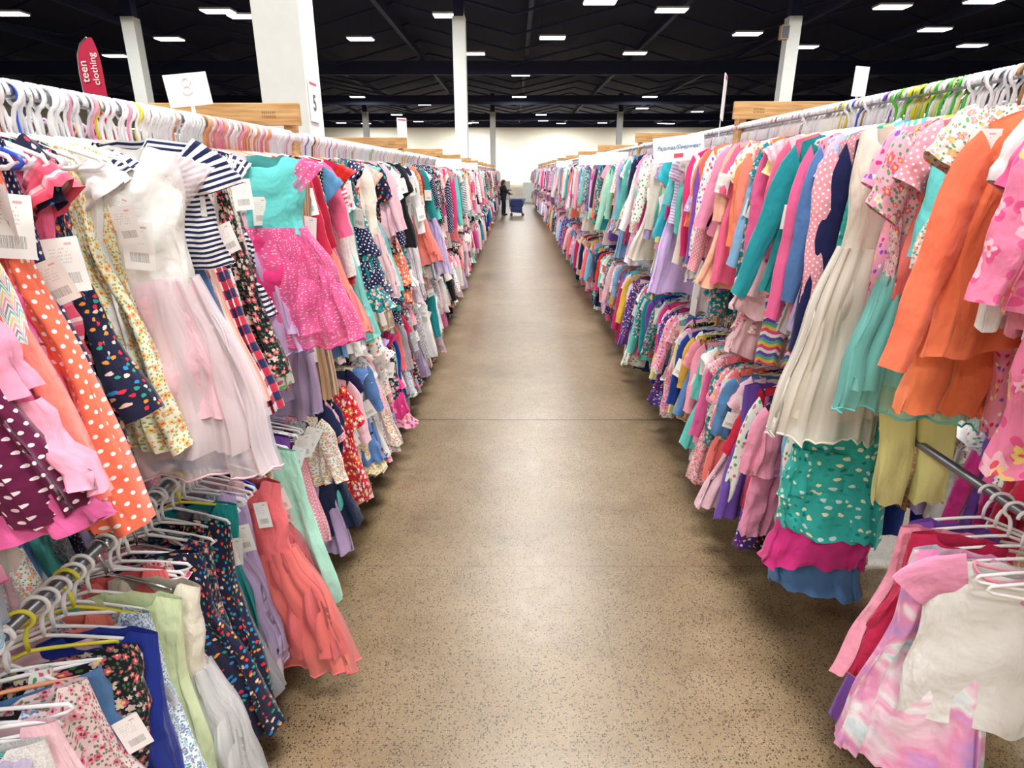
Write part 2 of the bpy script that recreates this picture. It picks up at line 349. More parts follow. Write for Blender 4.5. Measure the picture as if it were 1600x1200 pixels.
        V,Fq,U=pants(rng,-.3,.56,.12,nu,nv); V=V.copy(); V[:,1]+=.012
        P.append(('leggings',V,Fq,U,1))
    elif tp=='maxi':
        sw=.12
        P.append(('dress',)+tube(rng,0,1.2,[0,.08,.3,1],[sw,sw,.13,.18],[.012,.026,.036,.05],8,.02,.03,nu,nv+8,True,.06,.05)+(0,))
        for i,zz in enumerate((.92,1.05,1.17)):
            P.append(('ruffle',)+tube(rng,-zz,.15,[0,1],[.165+.008*i,.195+.006*i],[.045,.05,.055,.062],12,.016,.02,nu,max(4,nv//3))+((0,0,1)[i],))
    return P
LEN=dict(tee=.48,long=.48,dress=.68,ruffle=.7,tulle=.7,romper=.76,pants=.65,set=.86,maxi=1.3,raglan=.5,slip=.68)
NVAR=7; TPL={}; LOW={}
for i,tp in enumerate(LEN):
    TPL[tp]=[]; LOW[tp]=[]
    for k in range(NVAR):
        ps=gen(tp,np.random.RandomState(100*i+k))
        L=[]
        for (pn,V,Fq,U,mi) in ps:
            me=mk(tp+'_'+pn,V,Fq,U,[None]); L.append((pn,me,mi))
        TPL[tp].append(L)
        LOW[tp].append(gen(tp,np.random.RandomState(100*i+k),False))

def box(x0,x1,y0,y1,z0,z1):
    V=np.array([(x,y,z) for z in(z0,z1) for y in(y0,y1) for x in(x0,x1)],float)
    Fq=np.array([(0,2,3,1),(4,5,7,6),(0,1,5,4),(2,6,7,3),(0,4,6,2),(1,3,7,5)])
    UV=np.zeros((8,2)); return V,Fq,UV
def obj(name,me,parent=None,loc=None,mat=None,label=None,cat_=None,group=None,kind=None,bevel=0):
    o=bpy.data.objects.new(name,me); COL.objects.link(o)
    if loc is not None: o.location=loc
    if parent is not None: o.parent=parent
    if mat is not None:
        if me is not None and len(me.materials)==0: me.materials.append(mat)
        else: o.material_slots[0].link='OBJECT'; o.material_slots[0].material=mat
    if label:
        wds=label.split()
        if len(wds)>12: wds=[q for q in wds if q!='girls']
        if len(wds)>12: wds=wds[:-4]
        o['label']=' '.join(wds)
    if cat_: o['category']=cat_
    if group: o['group']=group
    if kind: o['kind']=kind
    if bevel:
        b=o.modifiers.new('b','BEVEL'); b.width=bevel; b.segments=2; b.limit_method='ANGLE'
    return o
def mesh(name,p,mat=None,smooth=False,mats=None,midx=None):
    return mk(name,p[0],p[1],p[2],mats or ([mat] if mat else []),midx,smooth)

# ------------------------------------------------------------------ materials
m_wood=NB('pine_wood'); tc=m_wood.n('ShaderNodeTexCoord').outputs['Object']
mp=m_wood.n('ShaderNodeMapping'); m_wood.put(mp.inputs[0],tc); mp.inputs['Scale'].default_value=(2,8,30)
m_wood.put(m_wood.bsdf.inputs['Base Color'],m_wood.ramp(m_wood.noise(mp.outputs[0],2.,4),[(.3,lin('#a87b4b')),(.5,lin('#c99b64')),(.7,lin('#d8b27c'))])); m_wood.bsdf.inputs['Roughness'].default_value=.7
m_wood=m_wood.mat
m_pipe=plain('galvanised_steel','#8f949b',.38,.9)
m_white=plain('white_paint','#e6e9e6',.6); m_dark=plain('dark_ceiling_paint','#1e264e',.7,noise=.25); m_dark2=plain('dark_steel','#262e58',.6,noise=.2)
m_card=plain('white_card','#f7f7f7',.6); m_red=plain('red_print','#d8506a',.5); m_ink=plain('grey_ink','#5a5b64',.6); m_inkb=plain('teal_blue_ink','#4a93ba',.6); m_inkl=plain('pale_grey_ink','#dfe0e4',.6)
m_banner=plain('crimson_banner_fabric','#c8254c',.6); m_black=plain('black_cloth','#16171d',.8); m_skin=plain('skin','#b98264',.5); m_hair=plain('dark_hair','#1a1412',.5)
m_blue=plain('dark_blue_plastic','#1b3374',.4); m_rubber=plain('grey_rubber','#3a3b40',.6)
m_lens=plain('lamp_diffuser','#ffffff',.5,emit=5.); m_house=plain('lamp_housing','#dfe3e6',.4)
HC={'white':plain('white_plastic','#f7f7f9',.3),'clear':plain('grey_plastic','#dcdfe3',.25),'black':plain('black_plastic','#17171b',.35),'pink':plain('pink_plastic','#f3a5c2',.3),
'blue':plain('blue_hanger_plastic','#2f56c8',.3),'green':plain('green_hanger_plastic','#58c43c',.3),'orange':plain('peach_plastic','#efa27c',.3),'yellow':plain('yellow_plastic','#e6dc4a',.3),'steel':plain('chromed_wire','#c5c7cc',.2,1.),'wood':plain('wooden_hanger_wood','#a87a4c',.5),'purple':plain('purple_plastic','#8a4fc4',.3)}
HW=[78,10,2,3,1,1,2,1,2,1,.5]
# floor
b=NB('polished_terrazzo_concrete'); tc=b.n('ShaderNodeTexCoord').outputs['Object']
n1=b.noise(tc,.7,6,.65); n2=b.noise(tc,11.,5,.65); n3=b.noise(tc,2.6,5,.7); n4=b.noise(tc,1.6,4,.6)
base=b.ramp(n1,[(.3,lin('#725f44')),(.5,lin('#8b7658')),(.72,lin('#9e8a6c'))])
base=b.mix(b.m('MULTIPLY',n2,.45),base,lin('#66523a'))
base=b.mix(b.m('MULTIPLY',b.m('MINIMUM',b.m('MULTIPLY',b.m('MAXIMUM',b.m('SUBTRACT',n3,.52),0.),6.),1.),.3),base,lin('#52422d'))
base=b.mix(b.m('MULTIPLY',b.m('MAXIMUM',b.m('SUBTRACT',n4,.55),0.),1.6),base,lin('#b3a184'))
v=b.vor(tc,125.,1.); s3=b.n('ShaderNodeSeparateXYZ'); b.put(s3.inputs[0],v.outputs['Color'])
mk1=b.m('MULTIPLY',b.m('LESS_THAN',v.outputs['Distance'],b.m('MULTIPLY',s3.outputs[0],.48)),b.m('GREATER_THAN',s3.outputs[1],.55))
col=b.mix(b.m('MULTIPLY',mk1,.9),base,lin('#271d14'))
vv=b.vor(tc,62.,1.); s5_=b.n('ShaderNodeSeparateXYZ'); b.put(s5_.inputs[0],vv.outputs['Color'])
mk3=b.m('MULTIPLY',b.m('LESS_THAN',vv.outputs['Distance'],b.m('MULTIPLY',s5_.outputs[0],.32)),b.m('GREATER_THAN',s5_.outputs[1],.8))
col=b.mix(b.m('MULTIPLY',mk3,.75),col,lin('#2e2318'))
v2=b.vor(tc,110.,1.); s4=b.n('ShaderNodeSeparateXYZ'); b.put(s4.inputs[0],v2.outputs['Color'])
mk2=b.m('MULTIPLY',b.m('LESS_THAN',v2.outputs['Distance'],.25),b.m('GREATER_THAN',s4.outputs[1],.8))
col=b.mix(b.m('MULTIPLY',mk2,.3),col,lin('#c8b898'))
sp=b.n('ShaderNodeSeparateXYZ'); b.put(sp.inputs[0],tc)
def line(coord,off,per,w):
    return b.m('LESS_THAN',b.m('ABSOLUTE',b.m('SUBTRACT',b.m('FRACT',b.m('ADD',b.m('DIVIDE',b.m('SUBTRACT',coord,off),per),.5)),.5)),w/per)
j=b.m('MAXIMUM',line(sp.outputs[1],4.8,6.,.011),b.m('MULTIPLY',line(sp.outputs[0],.43,6.,.0025),.3))
j=b.m('MAXIMUM',j,b.m('MULTIPLY',line(sp.outputs[1],2.76,6.,.004),.5))
col=b.mix(b.m('MULTIPLY',j,.7),col,lin('#3a2d22'))
b.put(b.bsdf.inputs['Base Color'],col)
b.put(b.bsdf.inputs['Roughness'],b.m('ADD',b.m('ADD',b.m('MULTIPLY',n2,.16),b.m('MULTIPLY',n1,.16)),.17)); b.bsdf.inputs['Specular IOR Level'].default_value=.62
b.bump(n2,.1,.004); m_floor=b.mat
# tag
b=NB('barcode_card'); uv=b.n('ShaderNodeUVMap').outputs[0]; sp=b.n('ShaderNodeSeparateXYZ'); b.put(sp.inputs[0],uv); U,V=sp.outputs[0],sp.outputs[1]
def rng_(x,a,c): return b.m('MULTIPLY',b.m('GREATER_THAN',x,a),b.m('LESS_THAN',x,c))
nz=b.n('ShaderNodeTexNoise',noise_dimensions='1D'); b.put(nz.inputs['W'],b.m('MULTIPLY',U,75.)); nz.inputs['Scale'].default_value=1.
bar=b.m('MULTIPLY',b.m('GREATER_THAN',nz.outputs['Fac'],.53),b.m('MULTIPLY',rng_(U,.2,.8),rng_(V,.16,.36)))
cb=b.n('ShaderNodeCombineXYZ'); b.put(cb.inputs[0],b.m('MULTIPLY',U,34.)); b.put(cb.inputs[1],b.m('FLOOR',b.m('MULTIPLY',V,16.)))
tx=b.m('MULTIPLY',b.m('GREATER_THAN',b.noise(cb.outputs[0],1.,0.),.52),b.m('MULTIPLY',b.m('GREATER_THAN',b.m('FRACT',b.m('MULTIPLY',V,16.)),.6),b.m('MULTIPLY',rng_(U,.12,.7),rng_(V,.5,.82))))
c=b.mix(b.m('MAXIMUM',b.m('MULTIPLY',bar,.9),b.m('MULTIPLY',tx,.4)),lin('#f8f8f6'),lin('#24242a'))
c=b.mix(b.m('MULTIPLY',b.m('MULTIPLY',rng_(U,.6,.8),rng_(V,.86,.9)),.6),c,lin('#d84a5c'))
b.put(b.bsdf.inputs['Base Color'],c); b.bsdf.inputs['Roughness'].default_value=.5; m_tag=b.mat

# ------------------------------------------------------------------ room
def struct(name,p,mat): return obj(name,mesh(name,p,mat),kind='structure')
struct('floor',box(-46,46,-12,105,-.2,0),m_floor)
struct('ceiling',box(-46,46,-12,105,10.,10.2),plain('ceiling_deck','#1d254c',.8,noise=.15,ns=.5))
m_wall=plain('cream_wall_paint','#f2f0e2',.8,noise=.04)
struct('wall_back',box(-46,46,104.5,105,0,10),m_wall); struct('wall_left',box(-46,-45.6,-12,105,0,10),m_wall)
struct('wall_right',box(45.6,46,-12,105,0,10),m_wall); struct('wall_front',box(-46,46,-12,-11.6,0,10),m_wall)
struct('trim_1',box(-46,46,104.3,104.5,8.6,10),m_dark)
for i,y in enumerate((27,47,67,87)):
    obj('ceiling_beam',mesh('g',box(-45.5,45.5,y-.15,y+.15,8.35,9.2),m_dark2),label='dark painted steel girder under the ceiling',cat_='ceiling beam',group='roof girders')
for i in range(13):
    x=-43+i*7.1+1.2
    obj('ceiling_joist',mesh('j',box(x-.12,x+.12,-11,104,9.2,9.6),m_dark2),label='long dark steel joist under the roof deck',cat_='ceiling joist',group='roof joists')
for i in range(16):
    y=30+i*4.6
    P=[]
    for k in range(-3,4):
        P.append(sweep([(k*12-6,y,9.9),(k*12,y+2.3,8.9),(k*12+6,y,9.9)],.07,5))
    obj('ceiling_brace',mesh('br',cat(P),m_dark2),label='dark zigzag steel bracing rods under the roof',cat_='ceiling brace',group='roof bracing')
# columns
def column(X,Y,w,label):
    c=obj('building_column',mesh('col',box(-w/2,w/2,-w/2,w/2,0,8.2),m_white),loc=(X,Y,0),label=label,cat_='column',group='white building columns',bevel=.015)
    obj('upper_section',mesh('cap',box(-w/2*.8,w/2*.8,-w/2*.8,w/2*.8,8.2,10.),m_dark2),parent=c,label='dark painted upper section')
    return c
col1=column(-2.24,6.75,.46,'thick white square column beside the clothing rack')
for X in(-16.4,-2.35,11.9): column(X,29.6,.55,'tall white square column rising above the racks')
for X in(-16.4,-2.35,11.7): column(X,73,.6,'distant white square column')
spk=obj('loudspeaker',mesh('spk',box(-.3,.05,-.2,.1,0,.55),plain('speaker_box','#b9a48a',.7)),loc=(11.6,29.4,7.3),label='beige loudspeaker box mounted on a white column',cat_='loudspeaker',bevel=.03)
obj('speaker_grille',mesh('sg',box(-.26,.01,-.22,-.2,.05,.5),m_ink),parent=spk)

def text(s,size,mat,parent,M,name='lettering',align='CENTER',bold=0,shear=0):
    cu=bpy.data.curves.new('t','FONT'); cu.body=s; cu.size=size; cu.align_x=align; cu.align_y='CENTER'; cu.extrude=.0008; cu.offset=bold; cu.shear=shear
    t=bpy.data.objects.new('t',cu); COL.objects.link(t); dg=bpy.context.evaluated_depsgraph_get(); dg.update()
    me=bpy.data.meshes.new_from_object(t.evaluated_get(dg)); bpy.data.objects.remove(t)
    me.materials.clear(); me.materials.append(mat)
    o=obj(name,me,parent=parent); o.matrix_local=M; return o
RX=Matrix.Rotation(math.pi/2,4,'X')
T=Matrix.Translation
s5=obj('number_sign',mesh('s',box(-.13,.13,-.006,.006,-.19,.19),m_card),label='white paper sign with thin red line and the number 5',cat_='sign')
s5.matrix_world=T((-2.0,6.66,2.66))@Matrix.Rotation(math.pi/2,4,'Z')
obj('sign_header',mesh('sh',box(-.11,.11,-.009,-.006,.15,.17),m_red),parent=s5,label='thin red header line')
text('5',.2,m_ink,s5,T((0,-.009,-.02))@RX,bold=.004)
def card(name,X,Y,z,w,h,rz,lab,header=None,post=None,txt=None,tmat=None,ts=.1,ry=0,shear=0):
    o=obj(name,mesh('s',box(-w/2,w/2,-.003,.003,-h/2,h/2),m_card),label=lab,cat_='sign')
    o.matrix_world=T((X,Y,z))@Matrix.Rotation(rz,4,'Z')@Matrix.Rotation(ry,4,'Y')
    if header: obj('sign_header',mesh('sh',box(-w/2+.01,w/2-.01,-.006,-.003,h/2-h*.09,h/2-.012),m_red),parent=o,label='red header line')
    if post: obj('sign_stem',mesh('sp',box(-.006,.006,.003,.008,-h/2-post,0),m_card),parent=o)
    if txt: text(txt,ts,tmat or m_ink,o,T((0,-.005,.01))@RX,shear=shear,bold=.0002)
    return o
card('size_sign',-1.1,2.26,2.26,.14,.1,.1,'white size card with a faint pale number above the hangers',post=.05,txt='8',tmat=m_inkl,ts=.08,ry=-.1)
card('size_sign',1.38,4.4,2.46,.13,.27,1.15,'narrow white sign with red print above the hangers',header=1,post=.12,ry=.08)
card('size_sign',1.53,2.98,2.375,.08,.12,.4,'small white card standing above the hangers',post=.1)
card('size_sign',-1.2,7.05,2.4,.12,.28,.75,'white sign with red print on the rack top',header=1,post=.15)
pj=card('department_sign',1.1,4.36,2.145,.33,.16,-.15,'white card with handwritten blue lettering on the rail',txt='Pajamas/Sleepwear',tmat=m_inkb,ts=.037,ry=-.1,shear=.3)
obj('sign_logo',mesh('lg',box(-.03,.03,-.006,-.003,-.055,-.03),m_red),parent=pj,label='small red logo')
for X,Y,z in((1.13,9.5,2.16),(1.13,14.5,2.16),(-.91,9.,2.1),(-.91,13,2.1),(1.12,7.4,2.14)):
    card('department_sign',X,Y,z,.36,.14,-.1 if X>0 else .1,'small white card clipped to the clothing rail')
# feather banner
bp=obj('feather_banner',mesh('pole',sweep([(0,0,0),(0,0,3.7),(.03,0,3.98),(.12,0,4.15),(.25,0,4.25)],.015,8),m_pipe),loc=(-7.85,12.2,0),label='crimson feather flag with white lettering behind the racks',cat_='banner')
n=40; Vb=[];Fb=[]
for i in range(n+1):
    t=i/n; z=1.5+t*2.75; u=max(0,(z-3.7)/.55); xl=.28*(1-math.sqrt(max(0,1-u*u))); xr=.43-.09*u**2.5
    Vb+=[(xl,.01*math.sin(z*3),z),(xr,.01*math.sin(z*3+1),z)]
    if i: Fb.append((2*i-2,2*i-1,2*i+1,2*i))
obj('flag',mk('flag',Vb,Fb,None,[m_banner]),parent=bp,label='crimson fabric flag')
text('teen',.2,m_card,bp,T((.12,-.04,3.7))@Matrix.Rotation(-math.pi/2,4,'Y')@RX,bold=.001)
text('clothing',.165,m_card,bp,T((.31,-.04,3.74))@Matrix.Rotation(-math.pi/2,4,'Y')@RX,bold=.001)

# ------------------------------------------------------------------ ceiling lights
hous=mesh('h',cat([box(-.7,.7,-.36,.36,0,.08)]),m_house); lensm=mesh('l',box(-.66,.66,-.33,.33,-.04,0),m_lens)
cab=mesh('c',cat([sweep([(sx,0,.08),(sx,0,1.15)],.008,5) for sx in(-.6,.6)]),m_dark2)
def light(X,Y,power=0,z=8.75):
    o=obj('ceiling_light',hous,loc=(X,Y,z),label='rectangular white fluorescent light hanging from dark ceiling',cat_='ceiling light',group='hanging ceiling lights')
    obj('diffuser',lensm,parent=o,label='glowing white diffuser'); obj('suspension_cable',cab,parent=o)
    if power:
        ld=bpy.data.lights.new('lamp','AREA'); ld.shape='RECTANGLE'; ld.size=2.2; ld.size_y=1.6; ld.energy=power; ld.color=(1.,.985,.955)
        l=bpy.data.objects.new('lamp_glow',ld); COL.objects.link(l); l.parent=o; l.location=(0,0,-.08)
k=1.367
for x,y in[(-9.66,22.7),(-9.1,23.4),(-13.6,27.1),(-6.05,27.1),(1.5,26.9),(8.86,26.2),(15.5,25.5),(5.34,30.2),(12.2,28.8),(19,28.5),(-1.8,30.3),(-18,30.8),(5.1,22.6),(12.,22.2),(2.65,21.6),(14.4,21.5),(-16.7,23),(-2.2,23.3),
 (-10.8,61),(2.5,61),(16,58),(-18.6,71),(-4.3,70.6),(17,72),(9.5,71),(3.,68),(-10.,69),(-7,52),(10.6,55),(-1.,66),(6.,64),(22,66),(-24,62)]:
    light(x*k,y*k,260 if abs(x)<3 else 0)
for X in(-8.5,0.,8.5):
    for Y in(-7,0,6.5,13,20.5):
        light(X+.6,Y,620 if X==0 else 450)
for X in(-15.5,-4.5,13): light(X,24.2,700)  # extra out-of-view fixtures, added to brighten the white columns
for X in(-15,0.5,13): light(X,64,900)  # made-up fixtures that light up the distant columns
light(.5,50,350)
for X in(-22,-7,7,22): light(X,98,2600)  # invented strong fixtures, put in so the back wall reads bright

# ------------------------------------------------------------------ racks
XL,XR=-1.1,1.42; ZT,ZL={-1:2.165,1:2.26},{-1:1.06,1:1.1}
stamp=cat([box(-.03+.01*i,-.026+.01*i,-.0725,-.0715,h-.005,h+.004) for i in range(7) for h in(-.009,.009)])
m_stamp=plain('stamp_ink','#8a6644',.7)
def rack(sg,y0,y1):
    X=XL if sg<0 else XR; zt,zl=ZT[sg],ZL[sg]
    r=bpy.data.objects.new('clothing_rack',None); COL.objects.link(r); r.location=(X,y0,0)
    r['label']='double-sided wooden rack with galvanised pipe rails'; r['category']='clothes rack'; r['group']='clothing racks along the aisle'
    ln=y1-y0
    for xx in(0,sg*.66):
        obj('post',mesh('p',box(xx-.022,xx+.022,-.045,.045,0,zt+.12),m_wood),parent=r,bevel=.004)
        for zz in(zt,zl): obj('rail',mesh('rl',sweep([(xx,.046,zz),(xx,ln-.046,zz)],.0145,12),m_pipe,True),parent=r,label='galvanised steel pipe rail')
    a,c=sorted((-sg*.07,sg*.7)); zb=zt+.045
    obj('cross_beam',mesh('cb',box(a,c,-.07,-.046,zb,zb+.1),m_wood),parent=r,bevel=.004)
    st=obj('lumber_stamp',mesh('st',stamp,m_stamp),parent=r,label='printed brown lumber stamp'); st.location=(sg*.08,0,zb+.05)
    obj('foot_beam',mesh('fb',box(min(-sg*.03,sg*.7),max(-sg*.03,sg*.7),-.07,-.046,0,.09),m_wood),parent=r,bevel=.004)
ys=[.15,3.25]+[3.25+3.1*i for i in range(1,12)]
for a,c in zip(ys[:-1],ys[1:]): rack(-1,a,c)
ys2=[1.0,4.15]+[4.15+3.2*i for i in range(1,12)]
for a,c in zip(ys2[:-1],ys2[1:]): rack(1,a,c)

# hangers
AP=-.088
def hpts():
    hook=[(0,0,AP),(0,0,AP+.03),(.005,0,-.038),(.012,0,-.026)]
    for i in range(13):
        a=math.radians(-50+i*20); hook.append((.0255*math.cos(a),0,.0255*math.sin(a)-.005))
    return hook
hookV=sweep(hpts(),.0052,8,flat=.9)
arm=[]
for i in range(9):
    t=-1+i/4; arm.append((t*.16,0,AP-.05*abs(t)**1.15))
loop=[(x,0,z) for x,_,z in arm]+[(.168,0,AP-.062),(.155,0,AP-.07)]+[(.08,0,AP-.072),(0,0,AP-.072),(-.08,0,AP-.072),(-.155,0,AP-.07),(-.168,0,AP-.062)]
armV=sweep(loop,.0052,7,closed=True,flat=.75)
hook_me=mk('hanger_hook',*hookV[:2],hookV[2],[None]); arm_me=mk('hanger_arms',*armV[:2],armV[2],[None])
lowhook=cat([sweep(hpts()[::2],.0056,4)])
lowarm=sweep([(-.12,0,AP-.065),(0,0,AP-.015),(.12,0,AP-.065)],.004,4)
HKEYS=list(HC)
tagV=np.array([(-.038,0,-.115),(.038,0,-.115),(.038,0,0),(-.038,0,0),(-.038,.0006,-.115),(.038,.0006,-.115),(.038,.0006,0),(-.038,.0006,0)])
tag_me=mk('tag',tagV,[(0,1,2,3),(5,4,7,6)],np.array([(0,0),(1,0),(1,1),(0,1)]*2,float),[m_tag],smooth=False)

KN={'tee':'shirt','long':'shirt','dress':'dress','slip':'dress','ruffle':'dress','tulle':'dress','romper':'romper','pants':'leggings','set':'shirt','maxi':'dress','raglan':'shirt'}
WORD={'tee':'short-sleeved girls shirt','long':'long-sleeved girls top','dress':'girls dress','slip':'sleeveless girls dress','ruffle':'ruffled girls dress','tulle':'girls dress with full skirt','romper':'long romper','pants':'girls leggings','set':'girls shirt with leggings','maxi':'long maxi dress','raglan':'raglan tee with contrasting sleeves'}
cnt={'garment':0,'hanger':0}
def hangcol(sg,tier,D):
    if sg>0 and tier and 2.1<D<2.5 and R.random()<.6: return R.choice(['green','green','yellow','green','white'])
    if sg>0 and tier and 1.5<D<1.75 and R.random()<.5: return R.choice(['blue','purple','blue'])
    if sg>0 and not tier and D<1.75: return 'white'
    if sg<0 and tier and 2.3<D<2.9 and R.random()<.6: return R.choice(['orange','orange','pink','clear'])
    return R.choices(list(HC),HW)[0]
def hanger(sg,tier,D,rot,tilt=0.,drop=0.):
    X=(XL if sg<0 else XR); z=(ZT if tier else ZL)[sg]
    hc=HC[hangcol(sg,tier,D)]; nm=hc.name.replace('_',' ').replace('hanger ','')
    h=obj('clothes_hanger',arm_me,loc=(X,D,z),mat=hc,label=nm+' clothes hanger hooked over the '+('upper' if tier else 'lower')+' rail',cat_='clothes hanger',group='clothes hangers on the '+('upper' if tier else 'lower')+' rails')
    h.rotation_euler=(0,tilt,rot); h.scale=(1-drop,1,1)
    hk=obj('hook',hook_me,parent=h,mat=hc); hk.rotation_euler=(0,0,R.uniform(-.15,.15)+(math.pi if R.random()<.3 else 0))
    cnt['hanger']+=1
def place(sg,tier,D,tp,m0,m1,L=None,xo=0.,rot=None,tag=None,wide=1.,var=None,hang=True,rx=None):
    X=(XL if sg<0 else XR); z=(ZT if tier else ZL)[sg]
    var=R.randrange(NVAR) if var is None else var
    if rot is None: rot=-sg*.22+.22*math.sin(D*2.7+tier*2+sg)+.12*math.sin(D*8.3+tier)+R.uniform(-.2,.2)
    sz=(L/LEN[tp]) if L else R.uniform(.9,1.08); sx=wide*R.uniform(.94,1.08)
    parts=TPL[tp][var]; root=None
    x=X-sg*xo
    mm={0:m0,1:m1 or m0,3:SHEER.get(m1,m1 or m0)}
    if hang: hanger(sg,tier,D,rot)
    for i,(pn,me,mi) in enumerate(parts):
        fm=FAB[mm[mi]]
        if i==0:
            root=obj(KN[tp],me,loc=(x,D,z+AP+.014-R.uniform(0,.016)),mat=fm,label=DESC[m0]+' '+WORD[tp]+' on the '+('upper' if tier else 'lower')+' rail',cat_=KN[tp],group={'shirt':'shirts','dress':'dresses','romper':'rompers','leggings':'leggings'}[KN[tp]]+' hanging on the '+('upper' if tier else 'lower')+' rail')
            root.rotation_euler=(R.uniform(-.06,.06) if rx is None else rx,R.uniform(-.12,.12) if rx is None else 0,rot); root.scale=(sx,1,sz)
        else:
            o=obj(pn,me,parent=root,mat=fm)
            if mm[mi]!=m0: o['label']=DESC[mm[mi]]+' '+pn.replace('_',' ')
    if tag is None: tag=R.random()<.6
    if tag:
        t=obj('price_tag',tag_me,parent=root,label='white card price tag with barcode')
        ts=R.uniform(.75,1.08)
        t.location=(-sg*R.uniform(.11,.19)/sx,-.058,-.05-R.uniform(0,.2)); t.rotation_euler=(R.uniform(-.1,.2),R.uniform(-.5,.5),-sg*R.uniform(-.3,.6)); t.scale=(ts,1,ts/sz)
        if tag==2: t.location=(-sg*.16,-.07,-.1)
    cnt['garment']+=1

PAL={(-1,1):['navy','navydots','pink','hotpink','flnavy','flblack','white','white','red','crimson','flwhite','flpale','flpink','plaid','blackdots','prnavy','coral','palepink','palepink','bwstripe','teal','lace','leop','grey','denim','flred','aqua','chev','black','prwhite','flteal','glgrey','bubble','pinkstripe','navy','flcoral','mint','cream','flyel','white','pinkdots'],
 (-1,0):['navy','white','flblack','flnavy','prnavy','royal','denim','mint','palepink','flpale','black','coral','aqua','lavender','red','flwhite','grey','glgrey','magenta','leopk','flyel','practus','gingham','pinkdots','teal','burg','prblack','cream','prwhite','white','palepink','flblue'],
 (1,1):['pink','hotpink','bubble','white','orange','coral','peach','purple','lavender','turq','aqua','palepink','prwhite','flwhite','flpink','prpink','tiedye','pinkdots','purpledots','yellow','grey','navy','rainstripe','flteal','prpurp','lavstripe','sky','prgrey','fllav','practus','magenta','white','white','palepink','bubble','mint','denim','cream','aqstripe','prcoral','teal'],
 (1,0):['pink','magenta','purple','prpurp','prblack','white','aqua','teal','yellow','lavender','flpink','prwhite','denim','hotpink','red','sky','flteal','leop','tiedye','prnavy','palepink','coral','navy','mustard','practus','prpink','royal','bubble','white','palepink']}
TYP={(-1,1):(['dress','tulle','tee','long','ruffle','set','romper'],[44,16,7,5,18,6,3]),(-1,0):(['dress','tulle','tee','long','ruffle','set','pants'],[42,10,8,8,14,8,8]),
 (1,1):(['dress','tulle','tee','long','ruffle','set','romper'],[20,3,16,24,10,24,8]),(1,0):(['dress','tee','long','set','romper','pants'],[20,12,18,26,12,14])}
SHK=list(SHEER)
def pick(sg,tier):
    tp=R.choices(*TYP[(sg,tier)])[0]; pl=PAL[(sg,tier)]; m0=R.choice(pl)
    if tp=='tulle': m1=R.choice(SHK)
    elif tp in('set','ruffle'): m1=R.choice(pl)
    elif tp in('tee','long') and R.random()<.3: m1=R.choice(pl)
    else: m1=None
    return tp,m0,m1
